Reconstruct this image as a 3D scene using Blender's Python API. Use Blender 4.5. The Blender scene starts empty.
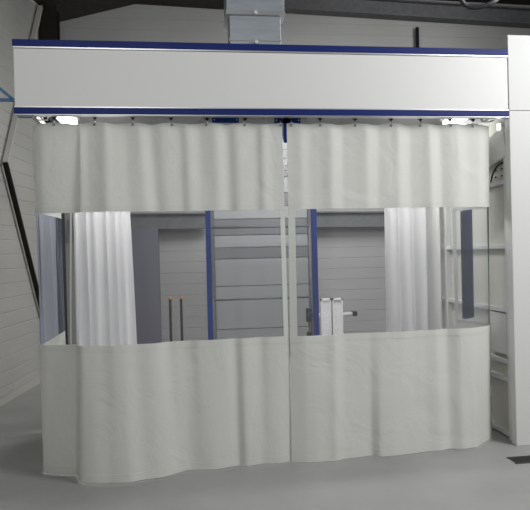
import bpy, bmesh, math, random
from mathutils import Vector, Matrix
random.seed(7)
sc = bpy.context.scene
C = sc.collection

# ------------------------------------------------------------------ materials
def nodes(name):
    m = bpy.data.materials.new(name); m.use_nodes = True
    nt = m.node_tree; nt.nodes.clear()
    out = nt.nodes.new('ShaderNodeOutputMaterial')
    return m, nt, out

def mat(name, col, rough=.5, metal=0., col2=None, nscale=6., bump=0., bscale=60., spec=.4, emit=None, stretch=None):
    m, nt, out = nodes(name)
    b = nt.nodes.new('ShaderNodeBsdfPrincipled')
    b.inputs['Base Color'].default_value = (*col, 1)
    b.inputs['Roughness'].default_value = rough
    b.inputs['Metallic'].default_value = metal
    b.inputs['Specular IOR Level'].default_value = spec
    tc = nt.nodes.new('ShaderNodeTexCoord')
    src = tc.outputs['Object']
    if stretch:
        mp = nt.nodes.new('ShaderNodeMapping'); mp.inputs['Scale'].default_value = stretch
        nt.links.new(src, mp.inputs['Vector']); src = mp.outputs['Vector']
    if col2:
        n = nt.nodes.new('ShaderNodeTexNoise'); n.inputs['Scale'].default_value = nscale; n.inputs['Detail'].default_value = 6
        r = nt.nodes.new('ShaderNodeValToRGB')
        r.color_ramp.elements[0].position = .35; r.color_ramp.elements[0].color = (*col, 1)
        r.color_ramp.elements[1].position = .68; r.color_ramp.elements[1].color = (*col2, 1)
        nt.links.new(src, n.inputs['Vector']); nt.links.new(n.outputs['Fac'], r.inputs['Fac'])
        nt.links.new(r.outputs['Color'], b.inputs['Base Color'])
    if bump:
        n2 = nt.nodes.new('ShaderNodeTexNoise'); n2.inputs['Scale'].default_value = bscale; n2.inputs['Detail'].default_value = 4
        bp = nt.nodes.new('ShaderNodeBump'); bp.inputs['Strength'].default_value = bump; bp.inputs['Distance'].default_value = .01
        nt.links.new(src, n2.inputs['Vector']); nt.links.new(n2.outputs['Fac'], bp.inputs['Height'])
        nt.links.new(bp.outputs['Normal'], b.inputs['Normal'])
    if emit:
        b.inputs['Emission Color'].default_value = (1, 1, 1, 1); b.inputs['Emission Strength'].default_value = emit
    nt.links.new(b.outputs[0], out.inputs[0])
    return m

def fabric(name, col, trans=.22, rough=.55, crumple=.6):
    m, nt, out = nodes(name)
    b = nt.nodes.new('ShaderNodeBsdfPrincipled')
    b.inputs['Roughness'].default_value = rough
    b.inputs['Specular IOR Level'].default_value = .3
    t = nt.nodes.new('ShaderNodeBsdfTranslucent'); t.inputs['Color'].default_value = (*[c * .95 for c in col], 1)
    mx = nt.nodes.new('ShaderNodeMixShader'); mx.inputs[0].default_value = trans
    tc = nt.nodes.new('ShaderNodeTexCoord')
    w = nt.nodes.new('ShaderNodeTexNoise'); w.inputs['Scale'].default_value = 170; w.inputs['Detail'].default_value = 3
    r = nt.nodes.new('ShaderNodeValToRGB')
    r.color_ramp.elements[0].position = .3; r.color_ramp.elements[0].color = (*[c * .93 for c in col], 1)
    r.color_ramp.elements[1].position = .7; r.color_ramp.elements[1].color = (*col, 1)
    nt.links.new(tc.outputs['Object'], w.inputs['Vector']); nt.links.new(w.outputs['Fac'], r.inputs['Fac'])
    nt.links.new(r.outputs['Color'], b.inputs['Base Color'])
    cr = nt.nodes.new('ShaderNodeTexNoise'); cr.inputs['Scale'].default_value = 3.2; cr.inputs['Detail'].default_value = 5
    cr.inputs['Distortion'].default_value = .8
    nt.links.new(tc.outputs['Object'], cr.inputs['Vector'])
    b1 = nt.nodes.new('ShaderNodeBump'); b1.inputs['Strength'].default_value = crumple; b1.inputs['Distance'].default_value = .03
    b2 = nt.nodes.new('ShaderNodeBump'); b2.inputs['Strength'].default_value = .12; b2.inputs['Distance'].default_value = .004
    nt.links.new(cr.outputs['Fac'], b1.inputs['Height']); nt.links.new(w.outputs['Fac'], b2.inputs['Height'])
    nt.links.new(b1.outputs['Normal'], b2.inputs['Normal']); nt.links.new(b2.outputs['Normal'], b.inputs['Normal'])
    nt.links.new(b.outputs[0], mx.inputs[1]); nt.links.new(t.outputs[0], mx.inputs[2]); nt.links.new(mx.outputs[0], out.inputs[0])
    return m

def vinyl(name, tint, haze, hazecol, rough=.08):
    m, nt, out = nodes(name)
    tr = nt.nodes.new('ShaderNodeBsdfTransparent'); tr.inputs['Color'].default_value = (*tint, 1)
    df = nt.nodes.new('ShaderNodeBsdfDiffuse'); df.inputs['Color'].default_value = (*hazecol, 1)
    gl = nt.nodes.new('ShaderNodeBsdfGlossy'); gl.inputs['Roughness'].default_value = rough; gl.inputs['Color'].default_value = (.5, .52, .6, 1)
    fr = nt.nodes.new('ShaderNodeFresnel'); fr.inputs['IOR'].default_value = 1.2
    tc = nt.nodes.new('ShaderNodeTexCoord')
    mp = nt.nodes.new('ShaderNodeMapping'); mp.inputs['Scale'].default_value = (7, 7, .7)
    n = nt.nodes.new('ShaderNodeTexNoise'); n.inputs['Scale'].default_value = 1.0; n.inputs['Detail'].default_value = 2
    bp = nt.nodes.new('ShaderNodeBump'); bp.inputs['Strength'].default_value = .14; bp.inputs['Distance'].default_value = .03
    nt.links.new(tc.outputs['Object'], mp.inputs['Vector']); nt.links.new(mp.outputs[0], n.inputs['Vector'])
    nt.links.new(n.outputs['Fac'], bp.inputs['Height'])
    nt.links.new(bp.outputs['Normal'], gl.inputs['Normal']); nt.links.new(bp.outputs['Normal'], fr.inputs['Normal'])
    m1 = nt.nodes.new('ShaderNodeMixShader'); m1.inputs[0].default_value = haze
    m2 = nt.nodes.new('ShaderNodeMixShader')
    nt.links.new(tr.outputs[0], m1.inputs[1]); nt.links.new(df.outputs[0], m1.inputs[2])
    nt.links.new(fr.outputs[0], m2.inputs[0]); nt.links.new(m1.outputs[0], m2.inputs[1]); nt.links.new(gl.outputs[0], m2.inputs[2])
    nt.links.new(m2.outputs[0], out.inputs[0])
    return m

M = dict(
    floor=mat('concrete', (.33, .332, .325), .55, col2=(.39, .39, .38), nscale=1.6, bump=.06, bscale=40, spec=.35),
    siding=mat('siding', (.27, .27, .262), .6, col2=(.30, .30, .29), nscale=1.2),
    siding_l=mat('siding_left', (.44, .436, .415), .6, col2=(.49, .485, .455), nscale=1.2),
    roof=mat('roof_sheet', (.018, .017, .013), .9, col2=(.035, .032, .026), nscale=25),
    darksteel=mat('dark_steel', (.012, .012, .012), .8, col2=(.02, .017, .013), nscale=18, spec=.2),
    greysteel=mat('grey_steel', (.085, .088, .09), .7, col2=(.11, .112, .115), nscale=14),
    bluegrey=mat('blue_grey_steel', (.10, .10, .125), .6),
    lightsteel=mat('light_steel', (.50, .49, .46), .6),
    sign=mat('sign_face', (.73, .73, .715), .45, spec=.3),
    alu=mat('aluminium', (.55, .55, .56), .35, .8),
    blue=mat('blue_paint', (.006, .018, .135), .5, spec=.2),
    blueplate=mat('blue_plate', (.016, .05, .26), .5, spec=.2),
    bluepost=mat('blue_post', (.005, .028, .17), .5, spec=.2),
    ltblue=mat('pale_blue_paint', (.08, .20, .38), .5),
    fabric=fabric('white_tarpaulin', (.78, .785, .74)),
    hem=fabric('hem', (.755, .76, .715), .15, crumple=.1),
    sidefab=fabric('white_sheet', (.88, .88, .88), .25, crumple=.15),
    vinyl=vinyl('clear_vinyl', (.94, .94, .95), .08, (.72, .73, .78)),
    reflvinyl=vinyl('reflection_tint', (.42, .44, .56), .12, (.25, .27, .36), .15),  # dark tint paints in the reflection on the bent corner vinyl
    galv=mat('galvanised', (.42, .46, .50), .38, .65, col2=(.50, .54, .58), nscale=5, stretch=(1, 1, 6)),
    white=mat('white_panel', (.66, .665, .65), .5, spec=.3),
    cream=mat('cream_panel', (.60, .60, .53), .6),
    canopy=mat('canopy', (.30, .30, .30), .6),
    black=mat('black_plastic', (.012, .012, .014), .4),
    chrome=mat('chrome', (.8, .8, .8), .15, 1.),
    zinc=mat('zinc', (.25, .25, .26), .5, .5),
    tube=mat('lamp_tube', (1, 1, 1), .5, emit=6.),
    spot=mat('lamp_spot', (1, 1, 1), .5, emit=3.),
    doordark=mat('door_dark', (.15, .155, .16), .3),
    doorlight=mat('door_light', (.27, .275, .28), .4),
    doormid=mat('door_mid', (.25, .255, .255), .45),
    louver=mat('louver_grey', (.6, .6, .6), .5, col2=(.72, .72, .72), nscale=40),
    orange=mat('orange_tip', (.6, .25, .05), .5),
    grate=mat('grate', (.06, .06, .055), .7),
    fabricwrap=mat('pipe_wrap', (.8, .8, .77), .5),
)

# ------------------------------------------------------------------ helpers
def box(bm, x0, x1, y0, y1, z0, z1, bev=0., mtx=None):
    vs = [bm.verts.new((x, y, z)) for x in (x0, x1) for y in (y0, y1) for z in (z0, z1)]
    fs = [(0, 1, 3, 2), (4, 6, 7, 5), (0, 4, 5, 1), (2, 3, 7, 6), (0, 2, 6, 4), (1, 5, 7, 3)]
    faces = [bm.faces.new([vs[i] for i in f]) for f in fs]
    if bev:
        es = list({e for f in faces for e in f.edges})
        r = bmesh.ops.bevel(bm, geom=es, offset=bev, segments=2, affect='EDGES', profile=.5)
        vs = list({v for f in r['faces'] for v in f.verts} | {v for v in vs if v.is_valid})
    if mtx: bmesh.ops.transform(bm, matrix=mtx, verts=[v for v in vs if v.is_valid])

def bar(bm, a, b, w, h, up=(0, 0, 1)):
    """square bar from a to b"""
    a, b = Vector(a), Vector(b); d = (b - a).normalized(); up = Vector(up)
    if abs(d.dot(up)) > .98: up = Vector((0, 1, 0))
    s = d.cross(up).normalized(); u = s.cross(d)
    vs = []
    for p in (a, b):
        for i, j in ((-1, -1), (1, -1), (1, 1), (-1, 1)):
            vs.append(bm.verts.new(p + s * w / 2 * i + u * h / 2 * j))
    for f in ((3, 2, 1, 0), (4, 5, 6, 7), (0, 1, 5, 4), (1, 2, 6, 5), (2, 3, 7, 6), (3, 0, 4, 7)):
        bm.faces.new([vs[i] for i in f])

def tube(bm, pts, r, n=10):
    pts = [Vector(p) for p in pts]; rings = []
    prev = None
    for i, p in enumerate(pts):
        d = ((pts[i + 1] if i + 1 < len(pts) else p) - (pts[i - 1] if i else p)).normalized()
        ref = Vector((0, 0, 1)) if abs(d.z) < .9 else Vector((0, 1, 0))
        s = d.cross(ref).normalized() if prev is None else (prev - d * prev.dot(d)).normalized()
        prev = s; u = s.cross(d)
        rr = r[i] if isinstance(r, (list, tuple)) else r
        rings.append([bm.verts.new(p + (s * math.cos(t) + u * math.sin(t)) * rr) for t in [2 * math.pi * k / n for k in range(n)]])
    for a, b in zip(rings, rings[1:]):
        for k in range(n):
            f = bm.faces.new((a[k], a[(k + 1) % n], b[(k + 1) % n], b[k])); f.smooth = True
    bm.faces.new(rings[0][::-1]); bm.faces.new(rings[-1])

def obj(name, bm, m, parent=None, smooth=False):
    bmesh.ops.recalc_face_normals(bm, faces=bm.faces)
    me = bpy.data.meshes.new(name); bm.to_mesh(me); bm.free()
    if smooth:
        for p in me.polygons: p.use_smooth = True
    me.materials.append(m)
    o = bpy.data.objects.new(name, me); C.objects.link(o)
    if parent:
        o.parent = parent
        if parent.parent is None: o.location = -Vector(parent.location)      # meshes are written in world metres; a sub-part shares its part's frame
    return o

def B(name, m, parent, *boxes, bev=.0):
    bm = bmesh.new()
    for b in boxes: box(bm, *b, bev=bev)
    return obj(name, bm, m, parent)

def tag(o, label, cat, group=None):
    o['label'] = label; o['category'] = cat
    if group: o['group'] = group
    return o

def thing(name, label, cat, loc, group=None):
    o = bpy.data.objects.new(name, None); o.location = loc; o.empty_display_size = .1; C.objects.link(o)
    return tag(o, label, cat, group)

def struct(o):
    o['kind'] = 'structure'; return o

# ------------------------------------------------------------------ the hall
bm = bmesh.new(); box(bm, -5.5, 9.5, -8, 4.75, -.1, 0)
struct(obj('floor', bm, M['floor']))

ROOF = [(-5.5, 4.3), (-1.95, 5.0), (-.73, 5.33), (.7, 5.28), (1.2, 5.58), (9.5, 5.42)]
def roofz(x):
    for (a, za), (b, zb) in zip(ROOF, ROOF[1:]):
        if x <= b: return za + (zb - za) * (x - a) / (b - a)
    return ROOF[-1][1]
bm = bmesh.new()
vs = []
for x, z in ROOF:
    vs.append([bm.verts.new((x, y, z + h)) for y, h in ((-8, 0), (4.75, 0), (4.75, .15), (-8, .15))])
for a, b in zip(vs, vs[1:]):
    for k in range(4): bm.faces.new((a[k], a[(k + 1) % 4], b[(k + 1) % 4], b[k]))
bm.faces.new(vs[0]); bm.faces.new(vs[-1][::-1])
struct(obj('ceiling', bm, M['roof']))

def siding_profile(z1, pitch=.165, g=.010, d=.005):
    """(z, depth) outline of horizontal planks with a groove between them"""
    out = [(0, 0)]; z = pitch
    while z < z1 - g:
        out += [(z - g, 0), (z - g * .6, d), (z, d), (z + g * .5, 0)]
        z += pitch
    out.append((z1, 0)); return out

def plank_wall(name, a, b, z1fn, nrm, m, steps=1, thick=.12):
    bm = bmesh.new(); a, b, nrm = Vector(a), Vector(b), Vector(nrm).normalized()
    prev = None; cols = []
    xs = [i / steps for i in range(steps + 1)]
    prof = siding_profile(6.5)
    for t in xs:
        p = a.lerp(b, t); top = z1fn(p)
        col = [bm.verts.new((p.x - nrm.x * dd, p.y - nrm.y * dd, min(z, top))) for z, dd in prof]
        back = [bm.verts.new((p.x - nrm.x * thick, p.y - nrm.y * thick, z)) for z in (top, 0)]
        cols.append(col + back)
    for c0, c1 in zip(cols, cols[1:]):
        n = len(c0)
        for k in range(n):
            try: bm.faces.new((c0[k], c0[(k + 1) % n], c1[(k + 1) % n], c1[k]))
            except ValueError: pass
    for c in (cols[0], cols[-1]): bm.faces.new(c)
    bmesh.ops.dissolve_degenerate(bm, dist=1e-5, edges=bm.edges)
    return struct(obj(name, bm, m))

LW = lambda y: -1.88 - (4.45 - y) * .11
plank_wall('wall_left', (LW(-8), -8, 0), (LW(4.6), 4.6, 0), lambda p: roofz(p.x) + .02, (1, -.11, 0), M['siding_l'], 40)
plank_wall('wall_back', (-2.2, 4.45, 0), (9.3, 4.45, 0), lambda p: roofz(p.x) + .02, (0, -1, 0), M['siding'], 60)
plank_wall('wall_right', (9.3, 4.6, 0), (9.3, -8, 0), lambda p: roofz(p.x) + .02, (-1, 0, 0), M['siding'], 2)

# dark skirting where the left wall meets the floor
bm = bmesh.new(); bar(bm, (LW(4.4) + .02, 4.4, .04), (LW(-7.9) + .02, -7.9, .04), .03, .08)
struct(obj('baseboard_left', bm, M['lightsteel']))

# tall banded sectional door in the back wall, seen between the blue posts
d = bpy.data.objects.new('door_1', None); d.location = (1.05, 4.44, 0); C.objects.link(d); struct(d)
DX0, DX1 = .36, 1.78
bands = [(0, .45, 'm'), (.46, .9, 'm'), (.91, 1.10, 'm'), (1.11, 1.51, 'm'), (1.52, 1.68, 'd'), (1.69, 1.865, 'l'), (1.875, 2.11, 'd'), (2.12, 2.30, 'l'),
         (2.31, 2.50, 'd'), (2.51, 2.74, 'l'), (2.75, 2.84, 'd'), (2.845, 2.915, 'd'), (2.92, 3.02, 'l'), (3.025, 3.16, 'd'), (3.165, 3.32, 'l')]
for z0, z1, k in bands:
    B({'m': 'door_panel', 'd': 'window_strip', 'l': 'door_panel'}[k], M[{'m': 'doormid', 'd': 'doordark', 'l': 'doorlight'}[k]], d, (DX0, DX1, 4.40, 4.448, z0, z1))
B('door_frame', M['greysteel'], d, (DX0 - .07, DX0, 4.36, 4.448, 0, 3.32), (DX1, DX1 + .07, 4.36, 4.448, 0, 3.32), (DX0 - .07, DX1 + .07, 4.36, 4.448, 3.32, 3.4))

# ------------------------------------------------------------------ hall steelwork
bm = bmesh.new()
def ibeam(bm, a, b, h, w, t=.02):
    a, b = Vector(a), Vector(b)
    bar(bm, a + Vector((0, 0, h / 2 - t / 2)), b + Vector((0, 0, h / 2 - t / 2)), w, t)
    bar(bm, a - Vector((0, 0, h / 2 - t / 2)), b - Vector((0, 0, h / 2 - t / 2)), w, t)
    bar(bm, a, b, t, h - 2 * t)
ibeam(bm, (1.22, 4.34, 5.385), (9.2, 4.34, 5.12), .25, .18)
tag(obj('roof_beam', bm, M['greysteel']), 'long dark grey steel beam along the top of the back wall, under the roof', 'beam')

bm = bmesh.new()
cx, cy = -1.81, 3.83
box(bm, cx - .10, cx + .10, cy - .11, cy - .095, 0, 4.97); box(bm, cx - .10, cx + .10, cy + .095, cy + .11, 0, 4.97); box(bm, cx - .008, cx + .008, cy - .095, cy + .095, 0, 4.97)
box(bm, cx - .14, cx + .13, cy - .14, cy + .14, 0, .015)
tag(obj('steel_column', bm, M['darksteel']), 'black steel column in the left rear corner, rising above the sign panel', 'column')

t = thing('steel_column', 'dark blue-grey steel column seen through the left clear window, right of the white sheet', 'column', (-.65, 4.3, 0))
B('column_shaft', M['bluegrey'], t, (-.83, -.46, 4.16, 4.19, .0, 1.98), (-.83, -.46, 4.39, 4.42, 0, 1.98), (-.66, -.63, 4.19, 4.39, 0, 1.98))
B('base_plate', M['bluegrey'], t, (-.88, -.41, 4.10, 4.43, 0, .02))

bm = bmesh.new(); ibeam(bm, (-1.6, 4.28, 2.10), (.27, 4.28, 2.09), .235, .16)
tag(obj('steel_beam', bm, M['greysteel']), 'grey horizontal steel beam on the blue-grey column, left of the banded door', 'beam')
bm = bmesh.new(); ibeam(bm, (1.87, 4.28, 2.08), (3.4, 4.28, 2.06), .235, .16)
tag(obj('steel_beam', bm, M['greysteel']), 'grey horizontal steel beam on the back wall, right of the banded door', 'beam')

LN = Vector((1, -.11, 0)).normalized() * .055
def wallpt(y, z, off=1.): return Vector((LW(y), y, z)) + LN * off
bm = bmesh.new(); bar(bm, wallpt(3.72, 4.95), wallpt(2.50, 2.68), .04, .055, up=(1, 0, 0))
tag(obj('wall_brace', bm, M['lightsteel']), 'pale grey brace leaning across the upper left wall beside the sign', 'brace')
bm = bmesh.new(); bar(bm, wallpt(2.49, 2.68), wallpt(3.74, .48), .04, .052, up=(1, 0, 0))
tag(obj('wall_brace', bm, M['darksteel']), 'black brace slanting down the left wall to the curtain edge', 'brace')

t = thing('pipe', 'thin black vertical pipe on the back wall above the sign, at the right', 'pipe', (3.6, 4.4, 3))
bm = bmesh.new(); tube(bm, [(3.6, 4.38, 0), (3.6, 4.38, 5.06)], .028); obj('pipe_run', bm, M['black'], t)
for z in (1.2, 3.2, 4.6): B('clip', M['darksteel'], t, (3.56, 3.64, 4.38, 4.449, z, z + .04))

bm = bmesh.new()
pts = [(3.72 + .27 * math.cos(a) * (1 + .04 * math.sin(3 * a)), 2.6 + .1 * math.sin(2 * a), 4.93 + .29 * math.sin(a)) for a in [i * .22 for i in range(60)]]
pts = [(3.9, 2.6, 5.50)] + [(3.95, 2.6, 5.3)] + pts
tube(bm, pts, .03, 8)
tag(obj('cable_coil', bm, M['black'], None, True), 'black coiled cable hanging under the roof at upper right', 'cable')

# ------------------------------------------------------------------ booth: canopy, sign fascia, column, side wall
t = thing('booth_canopy', 'grey flat canopy behind the white sign, above the curtains', 'canopy', (.7, .9, 2.82))
B('roof_panel', M['canopy'], t, (-1.2, 2.6, .07, 1.70, 2.82, 2.90))
B('edge_channel', M['alu'], t, (-1.21, -1.2, .07, 1.72, 2.82, 2.90), (-1.2, 2.6, 1.70, 1.72, 2.82, 2.90))

FX0, FX1 = -1.228, 2.546
t = thing('sign_fascia', 'long blank white sign panel with dark blue edges above the curtains', 'sign', (.66, 0, 2.64))
B('sign_face', M['sign'], t, (FX0, FX1, .0, .05, 2.692, 3.112), bev=.003)
B('upper_blue_edge', M['blue'], t, (FX0 - .004, FX1, -.014, .064, 3.122, 3.172), bev=.003)['label'] = 'dark blue strip along the top'
B('lower_blue_edge', M['blue'], t, (FX0 - .004, FX1, -.014, .064, 2.638, 2.684), bev=.003)['label'] = 'dark blue strip along the bottom'
B('aluminium_lip', M['alu'], t, (FX0, FX1, -.01, .058, 3.112, 3.122), (FX0, FX1, -.01, .058, 2.684, 2.692))
B('aluminium_lip', M['alu'], t, (FX0, FX1, -.006, .06, 2.632, 2.638))

t = thing('booth_column', 'wide white panelled column at the right edge, taller than the sign', 'column', (3., 0, 0))
B('lower_panel', M['white'], t, (2.55, 3.7, -.006, .065, 0, 2.685), bev=.004)
B('upper_panel', M['white'], t, (2.55, 3.7, -.006, .065, 2.688, 3.29), bev=.004)

t = thing('booth_side_wall', 'white ribbed booth wall running back behind the right column', 'wall panel', (2.65, 1.5, 0))
B('wall_sheet', M['cream'], t, (2.63, 2.69, .07, 3.0, 0, 2.80))
zr = [.035, .49, .64, 1.07, 1.60, 2.14]
for z in zr: B('rib', M['white'], t, (2.585, 2.63, .16, 3.0, z - .018, z + .018), bev=.003)
for y in (.13, 1.30, 2.2, 2.97): B('post', M['white'], t, (2.58, 2.63, y - .028, y + .028, .0, 2.80), bev=.003)
for z in (1.0, 2.2, 2.26):
    for y in (.26, .36, .48): bm = bmesh.new(); tube(bm, [(2.631, y, z), (2.620, y, z)], .007, 8); obj('rivet', bm, M['darksteel'], t)
B('inner_panel', M['white'], t, (2.59, 2.63, .18, .46, .70, 1.04))

bm = bmesh.new(); tube(bm, [(0, .08, 2.475), (0, .5, 2.395), (0, .9, 2.32)], .125, 24)
bmesh.ops.scale(bm, vec=(.32, 1, 1), verts=bm.verts); bmesh.ops.translate(bm, vec=(2.585, 0, 0), verts=bm.verts)
obj('slanted_duct', bm, M['fabricwrap'], t)['label'] = 'white slanting duct'
bm = bmesh.new(); a0 = [(2.60, .20 + .20 * math.sin(a), 2.30 - .16 * (1 - math.cos(a)) * 1.1) for a in [i * .13 for i in range(13)]]
tube(bm, a0, .008, 8)
tag(obj('hook_cable', bm, M['black']), 'black curved cable on the booth side wall near the right column', 'cable')
t = thing('wall_lamp', 'small bright lamp high on the inner edge of the right column', 'lamp', (2.5, .15, 2.56))
B('lamp_body', M['white'], t, (2.545, 2.56, .11, .16, 2.55, 2.62), bev=.004); B('diffuser', M['spot'], t, (2.53, 2.545, .12, .15, 2.56, 2.61))

# ------------------------------------------------------------------ duct
t = thing('air_duct', 'galvanised rectangular air duct rising from the canopy behind the sign', 'duct', (.62, 1.05, 2.9))
B('lower_section', M['galv'], t, (.392, .851, .80, 1.08, 2.90, 3.735), bev=.004)
us = B('upper_section', M['galv'], t, (.365, .884, .775, 1.1, 3.735, 5.275), bev=.004)
B('flange', M['alu'], t, (.36, .89, .77, 1.105, 3.715, 3.75), (.385, .858, .793, 1.087, 3.49, 3.505))
for z in (3.73, 3.47):
    bm = bmesh.new(); tube(bm, [(.625, .79, z), (.625, .755, z)], .016, 10); obj('bolt', bm, M['white'], us)

# ------------------------------------------------------------------ blue posts carrying the canopy
for i, (x, lab) in enumerate([(.178, 'blue steel post behind the left curtain, left of the banded door'), (1.262, 'blue steel post beside the white twin panel, behind the right curtain')]):
    t = thing('blue_post', lab, 'post', (x, 1.5, 0), 'blue canopy posts')
    B('post_tube', M['bluepost'], t, (x - .026, x + .026, 1.475, 1.525, .012, 2.819), bev=.003)
    B('foot_plate', M['bluepost'], t, (x - .07, x + .07, 1.43, 1.57, 0, .012))

# blue wall bracket at far left
t = thing('wall_bracket', 'pale blue steel bracket at the far left end of the sign', 'bracket', (-2.2, .6, 2.9))
bm = bmesh.new(); bar(bm, (-2.29, .6, 2.893), (-1.21, .6, 2.893), .03, .022); obj('arm', bm, M['ltblue'], t)
bm = bmesh.new(); bar(bm, (-2.29, .6, 3.67), (-1.41, .6, 2.90), .03, .024); obj('strut', bm, M['ltblue'], t)
bm = bmesh.new(); bar(bm, (-1.37, .6, 2.757), (-1.215, .6, 2.757), .03, .016); bar(bm, (-1.36, .6, 2.76), (-1.36, .6, 2.89), .02, .02); obj('lower_arm', bm, M['ltblue'], t)

# ------------------------------------------------------------------ curtain track
XL, XR, YT = -1.165, 2.50, .10
def track_path():
    p = []
    for y in (1.65, 1.2, .8, .4, .30): p.append((XL, y))
    for k in range(1, 8): a = math.pi / 2 * k / 8; p.append((XL + .2 - .2 * math.cos(a), YT + .2 - .2 * math.sin(a)))
    p.append((XL + .2, YT)); p.append((XR - .2, YT))
    for k in range(1, 8): a = math.pi / 2 * k / 8; p.append((XR - .2 + .2 * math.sin(a), YT + .2 - .2 * math.cos(a)))
    p += [(XR - .01, .28), (2.42, .42), (2.31, .64)]
    return p
TP = track_path()
t = thing('curtain_track', 'grey metal curtain track curved at both corners under the canopy', 'track', (.7, .1, 2.68))
bm = bmesh.new()
for (a, b) in zip(TP, TP[1:]):
    bar(bm, (*a, 2.684), (*b, 2.684), .034, .032)
obj('rail', bm, M['alu'], t)
for x, y in [(x, YT) for x in (-.8, -.25, .3, .75, 1.2, 1.75, 2.2)] + [(XL, .5), (XL, 1.0), (XL, 1.5), (2.37, .52)]:
    B('hanger_rod', M['alu'], t, (x - .012, x + .012, y - .01, y + .01, 2.70, 2.819))

# brackets joining the track, visible between sign and curtain
def screw(bm, x, y, z): tube(bm, [(x, y, z), (x, y - .006, z)], .0055, 8)
t = thing('track_bracket', 'short blue bracket with two screws under the sign, left of the curtain gap', 'bracket', (.29, .13, 2.63), 'track brackets')
B('backing_plate', M['white'], t, (.118, .60, .128, .136, 2.60, 2.668))
bp = B('blue_plate', M['blueplate'], t, (.188, .393, .118, .128, 2.608, 2.648))
for x in (.205, .378): bm = bmesh.new(); screw(bm, x, .118, 2.630); obj('screw', bm, M['white'], bp)
t = thing('track_bracket', 'blue T-shaped bracket hanging down at the gap between the two curtains', 'bracket', (.77, .13, 2.63), 'track brackets')
B('backing_plate', M['white'], t, (.61, .935, .128, .136, 2.60, 2.668))
bp = B('blue_plate', M['blueplate'], t, (.673, .878, .118, .128, 2.604, 2.648))
B('stem', M['blueplate'], t, (.742, .788, .118, .130, 2.455, 2.648))
for x in (.687, .864): bm = bmesh.new(); screw(bm, x, .118, 2.628); obj('screw', bm, M['white'], bp)

# ------------------------------------------------------------------ front curtains
ZT, ZW1, ZW0, ZB = 2.60, 1.93, .955, .02
def resample(P, n, k):
    P = [Vector(p) for p in P]; L = [0]
    for a, b in zip(P, P[1:]): L.append(L[-1] + max((b - a).length, 1e-6))
    out = []
    for i in range(n):
        s = L[-1] * i / (n - 1); j = 0
        while j < len(L) - 2 and L[j + 1] < s: j += 1
        out.append(P[j].lerp(P[j + 1], min(1, (s - L[j]) / (L[j + 1] - L[j]))))
    for _ in range(k):                               # soften the creases, ends fixed
        out = [out[0]] + [(out[i - 1] + out[i] * 2 + out[i + 1]) / 4 for i in range(1, n - 1)] + [out[-1]]
    return out

def curtain_surface(keys, n=220, soft=10):
    P = resample([(a, b, c, d) for a, b, c, d in keys], n, soft)
    def f(i, z):
        v = (ZT - z) / (ZT - ZB); v = min(max(v, 0), 1)
        g = v ** 1.15
        p = P[i]
        return Vector((p[0] * (1 - g) + p[2] * g, p[1] * (1 - g) + p[3] * g, z))
    return P, f

def sheet(f, n, zt, zb, rows, ztop=None, off=0, i0=0, i1=None, thick=0, step=1):
    """grid mesh over curve indices i0..i1 and heights; optional thickness"""
    i1 = n - 1 if i1 is None else i1
    idx = list(range(i0, i1 + 1, step))
    bm = bmesh.new()
    def norm(i, z):
        a = f(max(i - 2, 0), z); b = f(min(i + 2, n - 1), z); d = b - a
        v = Vector((d.y, -d.x, 0)); return v.normalized() if v.length else Vector((0, -1, 0))
    def layer(o):
        g = []
        for i in idx:
            t_ = ztop(i) if ztop else zt
            b_ = zb(i) if callable(zb) else zb
            g.append([bm.verts.new(f(i, t_ + (b_ - t_) * r / rows) + norm(i, t_) * o) for r in range(rows + 1)])
        return g
    g = layer(off)
    def quads(g, flip):
        for a, b in zip(g, g[1:]):
            for r in range(rows):
                q = (a[r], a[r + 1], b[r + 1], b[r]); bm.faces.new(q[::-1] if flip else q).smooth = True
    quads(g, False)
    if thick:
        h = layer(off - thick); quads(h, True)
        for a, b, c, d in zip(g, g[1:], h, h[1:]):
            bm.faces.new((a[0], b[0], d[0], c[0])); bm.faces.new((a[-1], c[-1], d[-1], b[-1]))
        for a, c in ((g[0], h[0]), (g[-1], h[-1])):
            for r in range(rows): bm.faces.new((a[r], c[r], c[r + 1], a[r + 1]))
        for e in bm.edges:
            if len({fc.smooth for fc in e.link_faces}) > 1: e.smooth = False
    return bm

HL = [(-1.165, .55), (-.98, .105), (-.685, YT), (-.407, YT), (-.124, YT), (.148, YT), (.44, YT), (.715, YT)]
HR = [(.80, YT), (1.03, YT), (1.312, YT), (1.607, YT), (1.85, YT), (2.10, YT), (2.30, .11), (2.42, .42)]
KL = [  # top x, top y, bottom x, bottom y
    (-1.165, 1.1, -1.14, 1.1), (-1.165, .6, -1.142, .6), (-1.165, .3, -1.142, .3), (-1.155, .17, -1.128, .11), (-1.09, .125, -1.075, .08),
    (-.98, .11, -1.0, .05), (-.82, .115, -.865, .02), (-.795, .095, -.812, -.15), (-.745, .12, -.70, -.19), (-.685, .10, -.60, -.20),
    (-.61, .045, -.54, -.215), (-.56, .09, -.455, -.225), (-.47, .125, -.36, -.185), (-.407, .10, -.256, -.175), (-.36, .075, -.20, -.15), (-.28, .14, -.117, -.095),
    (-.20, .08, -.075, -.075), (-.124, .10, -.03, -.065), (-.06, .125, .02, -.072), (-.015, .07, .06, -.08), (.075, .13, .137, -.092), (.148, .10, .21, -.075),
    (.21, .065, .26, -.058), (.30, .13, .325, -.034), (.37, .075, .37, -.072), (.44, .10, .43, -.058), (.53, .125, .50, -.04), (.57, .075, .55, -.05), (.64, .115, .62, -.056),
    (.728, .10, .725, -.035)]
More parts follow.
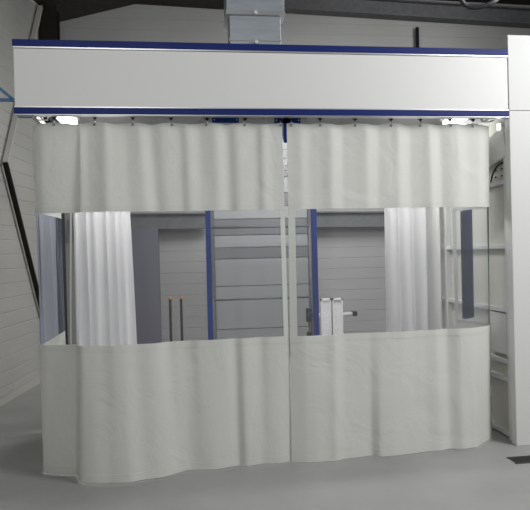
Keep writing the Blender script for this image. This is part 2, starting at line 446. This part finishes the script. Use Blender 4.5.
KR = [
    (.765, .10, .715, -.05), (.80, .10, .76, -.065), (.87, .08, .83, -.085), (.94, .11, .90, -.092), (1.03, .10, 1.00, -.085), (1.11, .065, 1.05, -.092), (1.21, .125, 1.12, -.065), (1.312, .10, 1.25, -.045),
    (1.40, .06, 1.345, -.028), (1.50, .125, 1.40, -.072), (1.607, .10, 1.52, -.07), (1.66, .07, 1.60, -.058), (1.76, .135, 1.70, -.045), (1.85, .10, 1.80, -.028), (1.92, .06, 1.90, -.034), (2.01, .13, 1.993, .0),
    (2.10, .085, 2.09, -.035), (2.16, .07, 2.17, -.015), (2.24, .125, 2.21, -.012), (2.35, .115, 2.29, .06), (2.45, .15, 2.40, .15), (2.495, .25, 2.49, .26), (2.42, .42, 2.43, .42), (2.33, .60, 2.35, .60)]

def build_curtain(label, keys, hang, edge_w, wob=.008):
    n = 240
    keys = [(a, YT + (b - YT) * (.52 if b < .16 else 1), c, d) for a, b, c, d in keys]
    P, f0 = curtain_surface(keys, n, soft=5)
    ph = random.random() * 6
    def f(i, z):
        p = f0(i, z); s = i / n * 40 + ph
        w = wob * (math.sin(s * .8 + z * 2.1) * .5 + math.sin(s * .43 - z * 2.6) * .5) * math.sin(math.pi * (ZT - z) / (ZT - ZB))
        return p + Vector((w * .3, w, 0))
    def ztop(i):
        x, y = P[i][0], P[i][1]
        dmin = min(math.hypot(x - hx, (y - hy) * .6) for hx, hy in hang)
        return ZT + .004 - min(dmin, .16) * .11
    ctr = P[n // 2]
    t = thing('vinyl_curtain', label, 'curtain', (ctr[0], ctr[1], ZB), 'front curtains with clear windows')
    upper = obj('upper_panel', sheet(f, n, ZT, ZW1, 24, ztop=ztop, thick=.003), M['fabric'], t); upper['label'] = 'white band above the window'
    obj('window_panel', sheet(f, n, ZW1 + .02, ZW0 - .02, 20, off=-.0045), M['vinyl'], t)['label'] = 'clear vinyl window'
    lower = obj('lower_panel', sheet(f, n, ZW0, ZB, 30, thick=.003), M['fabric'], t); lower['label'] = 'white band below the window'
    obj('seam', sheet(f, n, ZW1 + .04, ZW1 - .002, 2, off=.0025, thick=.002), M['hem'], upper)
    obj('seam', sheet(f, n, ZW0 + .002, ZW0 - .05, 2, off=.0025, thick=.002), M['hem'], lower)
    obj('bottom_hem', sheet(f, n, ZB + .05, ZB - .002, 2, off=.0025, thick=.002), M['hem'], lower)
    k = 0
    for side, w in edge_w:
        j = 0 if side == 0 else n - 1; st = 1 if side == 0 else -1; e = j
        while abs(e - j) < n - 1 and math.hypot(P[e][0] - P[j][0], P[e][1] - P[j][1]) < w: e += st
        obj('edge_hem', sheet(f, n, ZW1 + .01, ZW0 - .01, 16, off=.002, i0=min(j, e), i1=max(j, e), thick=.002), M['hem'], t)
    for hx, hy in hang:
        i = min(range(n), key=lambda q: math.hypot(P[q][0] - hx, P[q][1] - hy))
        c = f(i, ZT - .016); a = f(max(i - 2, 0), ZT); b = f(min(i + 2, n - 1), ZT)
        nn = Vector(((b - a).y, -(b - a).x, 0)).normalized()
        bm = bmesh.new(); tube(bm, [c + nn * .001, c + nn * .006], .010, 12); obj('grommet', bm, M['zinc'], upper)
    return t, f, P, n

tl, fl, Pl, n = build_curtain('left white curtain with a clear window, swinging out at the bottom left', KL, HL, [(0, .03), (1, .031)])
tr, fr_, Pr, n = build_curtain('right white curtain with a clear window, wrapping the right corner', KR, HR, [(0, .042), (1, .03)])

# vertical weld line where the left curtain turns the corner
i = min(range(n), key=lambda q: math.hypot(Pl[q][0] + .87, Pl[q][1] - .1))
obj('weld_strip', sheet(fl, n, ZW1, ZW0, 16, off=.002, i0=i, i1=i + 1, thick=.001), M['hem'], tl)
# tinted tube added as the dark reflection in the bent vinyl, right corner
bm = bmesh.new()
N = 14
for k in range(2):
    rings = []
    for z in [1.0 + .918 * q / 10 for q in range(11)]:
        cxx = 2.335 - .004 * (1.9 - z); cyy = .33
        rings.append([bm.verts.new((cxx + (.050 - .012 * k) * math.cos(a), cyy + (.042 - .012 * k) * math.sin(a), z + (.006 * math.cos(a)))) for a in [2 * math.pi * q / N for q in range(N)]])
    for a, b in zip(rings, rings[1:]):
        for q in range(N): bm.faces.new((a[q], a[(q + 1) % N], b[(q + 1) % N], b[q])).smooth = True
o = obj('reflection_tube', bm, M['reflvinyl'], tr); o['label'] = 'dark bluish tube added for the reflection in the corner vinyl'

# ------------------------------------------------------------------ trolleys on the track
def trolley(x, y, label):
    t = thing('track_trolley', label, 'trolley', (x, y, 2.60), 'trolleys hanging the curtains')
    bm = bmesh.new(); box(bm, x - .019, x + .019, y - .012, y + .012, 2.636, 2.668)
    box(bm, x - .010, x + .010, y - .010, y + .010, 2.624, 2.636); body = obj('trolley_body', bm, M['black'], t)
    for s in (-1, 1): bm = bmesh.new(); tube(bm, [(x + s * .012, y - .012, 2.647), (x + s * .012, y - .018, 2.647)], .008, 10); obj('wheel', bm, M['black'], body)
    bm = bmesh.new(); tube(bm, [(x, y, 2.624), (x, y - .006, 2.612), (x, y - .008, 2.590)], .0035, 6); obj('pin', bm, M['chrome'], t)
for h, lab in zip(HL + HR, [
        'track trolley on the left return of the left curtain', 'track trolley at the left front corner beside the glowing lamp',
        'black track trolley nearest the left lamp on the left curtain', 'black track trolley second right of the left lamp', 'black track trolley third right of the left lamp',
        'black track trolley just left of the short blue bracket', 'black track trolley just right of the short blue bracket', 'black track trolley on the left arm of the blue T bracket',
        'black track trolley on the right arm of the blue T bracket', 'black track trolley first right of the blue T bracket', 'black track trolley second right of the blue T bracket',
        'black track trolley third right of the blue T bracket', 'black track trolley fourth right of the blue T bracket', 'black track trolley just left of the right lamp',
        'track trolley in front of the right glowing lamp', 'track trolley on the right return beside the booth wall']):
    trolley(h[0], h[1], lab)

# ------------------------------------------------------------------ lamps under the canopy
def lamp(x0, x1, lab, x):
    xc = (x0 + x1) / 2
    t = thing('tube_lamp', lab, 'lamp', (xc, .8, 2.8), 'booth tube lamps')
    B('housing', M['white'], t, (x0, x1, .30, .80, 2.775, 2.819), bev=.004)
    for xx in (xc - .03, xc + .03):
        bm = bmesh.new(); tube(bm, [(xx, .34, 2.745), (xx, .76, 2.745)], .022, 12); obj('tube', bm, M['tube'], t)
    for y in (.31, .76): B('end_cap', M['chrome'], t, (x0 + .01, x1 - .01, y, y + .03, 2.715, 2.775))
    bm = bmesh.new(); s = 1 if x > 0 else -1
    tube(bm, [(x - s * .07, .3, 2.705), (x - s * .02, .28, 2.70), (x + s * .03, .26, 2.685), (x + s * .035, .26, 2.67), (x, .27, 2.655), (x - s * .06, .28, 2.66), (x - s * .07, .3, 2.70), (x - s * .07, .3, 2.818)], .007, 8)
    obj('clip', bm, M['chrome'], t)
lamp(-1.10, -.92, 'glowing tube lamp under the canopy at the left corner', -1.13)
lamp(2.33, 2.47, 'glowing tube lamp under the canopy at the right corner', 2.53)
# ------------------------------------------------------------------ white sheets bunched inside the booth
def side_sheet(label, a, b, ab, bb, npl, amp, z1=2.70, rail=True, shift=0):
    a, b, ab, bb = map(Vector, (a, b, ab, bb)); n = npl * 12 + 1
    d = (b - a).normalized(); nn = Vector((d.y, -d.x))
    ctr = (a + b) / 2
    t = thing('booth_sheet', label, 'curtain', (ctr.x, ctr.y, .03), 'white sheets inside the booth')
    offs = [amp * (1 + .5 * math.sin(k * 2.3 + shift)) for k in range(npl + 2)]
    def f(i, z):
        u = i / (n - 1); v = (z1 - z) / (z1 - .03)
        p = a.lerp(b, u).lerp(ab.lerp(bb, u), v)
        k = u * npl; A = offs[int(k)] * (1 + .35 * v)
        s = math.sin(k * 2 * math.pi + .4 * math.sin(v * 3 + k)) 
        s = math.copysign(abs(s) ** .8, s)
        q = p + nn * A * s + d * A * .35 * math.cos(k * 2 * math.pi)
        return Vector((q.x, q.y, z))
    obj('sheet', sheet(f, n, z1, .03, 26, thick=.003), M['sidefab'], t)
    bm = bmesh.new(); bar(bm, (*(a - d * .03), z1 + .02), (*(b + d * .03), z1 + .02), .03, .03)
    for q in (a, b): bar(bm, (q.x, q.y, z1 + .03), (q.x, q.y, 2.819), .02, .02)
    obj('hanging_rail', bm, M['alu'], t)
side_sheet('white pleated sheet hanging inside the booth at the left', (-1.085, 1.22), (-.63, 1.66), (-1.09, 1.22), (-.575, 1.68), 6, .022)
side_sheet('white bunched sheet hanging inside the booth at the right', (2.06, 1.66), (2.50, 1.28), (2.05, 1.66), (2.50, 1.28), 4, .036, shift=1.2)

# ------------------------------------------------------------------ things behind the booth
t = thing('guard_frame', 'thin black rail frame standing in front of the banded door', 'frame', (1, 3.6, 0))
bm = bmesh.new()
tube(bm, [(.29, 3.6, 1.955), (1.66, 3.6, 1.955)], .017, 8); obj('top_rail', bm, M['greysteel'], t)
bm = bmesh.new(); tube(bm, [(.29, 3.6, .965), (1.64, 3.6, .965)], .013, 8); obj('middle_rail', bm, M['greysteel'], t)
for x, z in ((.285, .98), (1.645, 1.97)):
    bm = bmesh.new(); tube(bm, [(x, 3.6, 0), (x, 3.6, z)], .014, 8); box(bm, x - .05, x + .05, 3.55, 3.65, 0, .01); obj('upright', bm, M['greysteel'], t)

for x, lab in ((-.293, 'slim dark post with orange tip, left one of the pair by the back wall'), (-.146, 'slim dark post with orange tip, right one of the pair by the back wall')):
    t = thing('marker_post', lab, 'post', (x, 3.6, 0), 'slim marker posts')
    bm = bmesh.new(); tube(bm, [(x, 3.6, .01), (x, 3.6, 1.0)], .018, 10); obj('rod', bm, M['darksteel'], t)
    bm = bmesh.new(); tube(bm, [(x, 3.6, 1.0), (x, 3.6, 1.035)], [.019, .013], 10); obj('tip', bm, M['orange'], t)
    bm = bmesh.new(); tube(bm, [(x, 3.6, 0), (x, 3.6, .012)], .07, 20); obj('foot', bm, M['darksteel'], t)

t = thing('panel_stand', 'white stand with two upright grey panels, seen through the right window', 'stand', (1.79, 3.0, 0))
for x0, x1 in ((1.642, 1.778), (1.796, 1.932)):
    fr = B('panel_frame', M['white'], t, (x0, x0 + .016, 2.97, 3.03, .05, .985), (x1 - .016, x1, 2.97, 3.03, .05, .985), (x0, x1, 2.97, 3.03, .96, .985), (x0, x1, 2.97, 3.03, .05, .08))
    B('panel_insert', M['louver'], fr, (x0 + .016, x1 - .016, 2.985, 3.015, .08, .96))
    B('foot', M['white'], t, (x0, x1, 2.82, 3.18, 0, .05))
bm = bmesh.new(); tube(bm, [(1.55, 3.06, .765), (2.10, 3.06, .765)], .024, 12); obj('cross_bar', bm, M['white'], t)
B('end_block', M['black'], t, (2.08, 2.14, 3.02, 3.10, .74, .80), bev=.004); B('end_block', M['black'], t, (1.49, 1.55, 3.02, 3.10, .74, .80), bev=.004)
t = thing('control_box', 'small black box on a post beside the right blue post', 'box', (1.6, 3.3, 0))
B('case', M['black'], t, (1.515, 1.585, 3.26, 3.34, .66, .84), bev=.005); B('case', M['black'], t, (1.52, 1.58, 3.26, 3.34, .42, .52), bev=.005)
B('box_post', M['greysteel'], t, (1.54, 1.56, 3.29, 3.31, 0, .66))

# ------------------------------------------------------------------ floor grating at the right
t = thing('floor_grating', 'dark floor grating in front of the right column', 'grating', (2.85, -.3, 0))
bm = bmesh.new()
for k in range(60):
    x = 2.34 + k * .02; box(bm, x, x + .008, -.36, -.245, .001, .008)
box(bm, 2.33, 3.54, -.365, -.355, 0, .009); box(bm, 2.33, 3.54, -.25, -.24, 0, .009)
obj('slats', bm, M['grate'], t)

# ------------------------------------------------------------------ camera
cam = bpy.data.cameras.new('camera'); co = bpy.data.objects.new('camera', cam); C.objects.link(co)
cam.sensor_width = 36; cam.lens = 583.36 / 530 * 36; cam.clip_end = 60
fw = Vector((.12607989, .99201043, -.00437719)); rt = Vector((.99171277, -.12614943, -.02433336)); up = Vector((.02469113, .00127297, .99969432))
co.matrix_world = Matrix(((rt.x, up.x, -fw.x, 0), (rt.y, up.y, -fw.y, -4.3831), (rt.z, up.z, -fw.z, 1.6), (0, 0, 0, 1)))
sc.camera = co

# ------------------------------------------------------------------ light
w = bpy.data.worlds.new('hall_daylight'); sc.world = w; w.use_nodes = True
w.node_tree.nodes['Background'].inputs[0].default_value = (.93, .97, 1, 1)
w.node_tree.nodes['Background'].inputs[1].default_value = .42
def area(name, loc, target, size, power, col=(1, 1, 1), sy=None):
    l = bpy.data.lights.new(name, 'AREA'); l.energy = power; l.color = col; l.shape = 'RECTANGLE'; l.size = size; l.size_y = sy or size
    o = bpy.data.objects.new(name, l); C.objects.link(o); o.location = loc
    o.rotation_euler = (Vector(target) - Vector(loc)).to_track_quat('-Z', 'Y').to_euler()
    return o
area('hall_lamp_right', (4.6, -2.6, 4.0), (1.6, .3, 1.3), 1.8, 172)
area('hall_fill_left', (-1.2, -5., 4.4), (.2, 0, 1.4), 1.6, 55)  # unseen fill, added to lift the left wall and floor
area('rear_fill', (1.5, 1.9, 3.7), (1.4, 4.0, .6), 1.2, 105)  # added fill above the canopy to brighten the panel stand, no fixture
area('back_wall_fill', (4.0, 2.2, 4.8), (1.2, 4.4, 3.6), 1.2, 30)  # extra unseen fill for the back wall
area('booth_fill_left', (-.35, .95, 2.77), (-.6, 1.3, 0), .5, 17, sy=.6)  # added fill without a fixture, apart from the left tube lamp
area('booth_fill_right', (1.75, .85, 2.77), (2.1, 1.3, 0), .5, 22, sy=.6)  # likewise an added fill, no fixture, inboard of the right tube lamp

sc.view_settings.view_transform = 'Standard'; sc.view_settings.look = 'None'
sc.view_settings.gamma = 1; sc.view_settings.exposure = 0.; sc.view_settings.use_curve_mapping = False
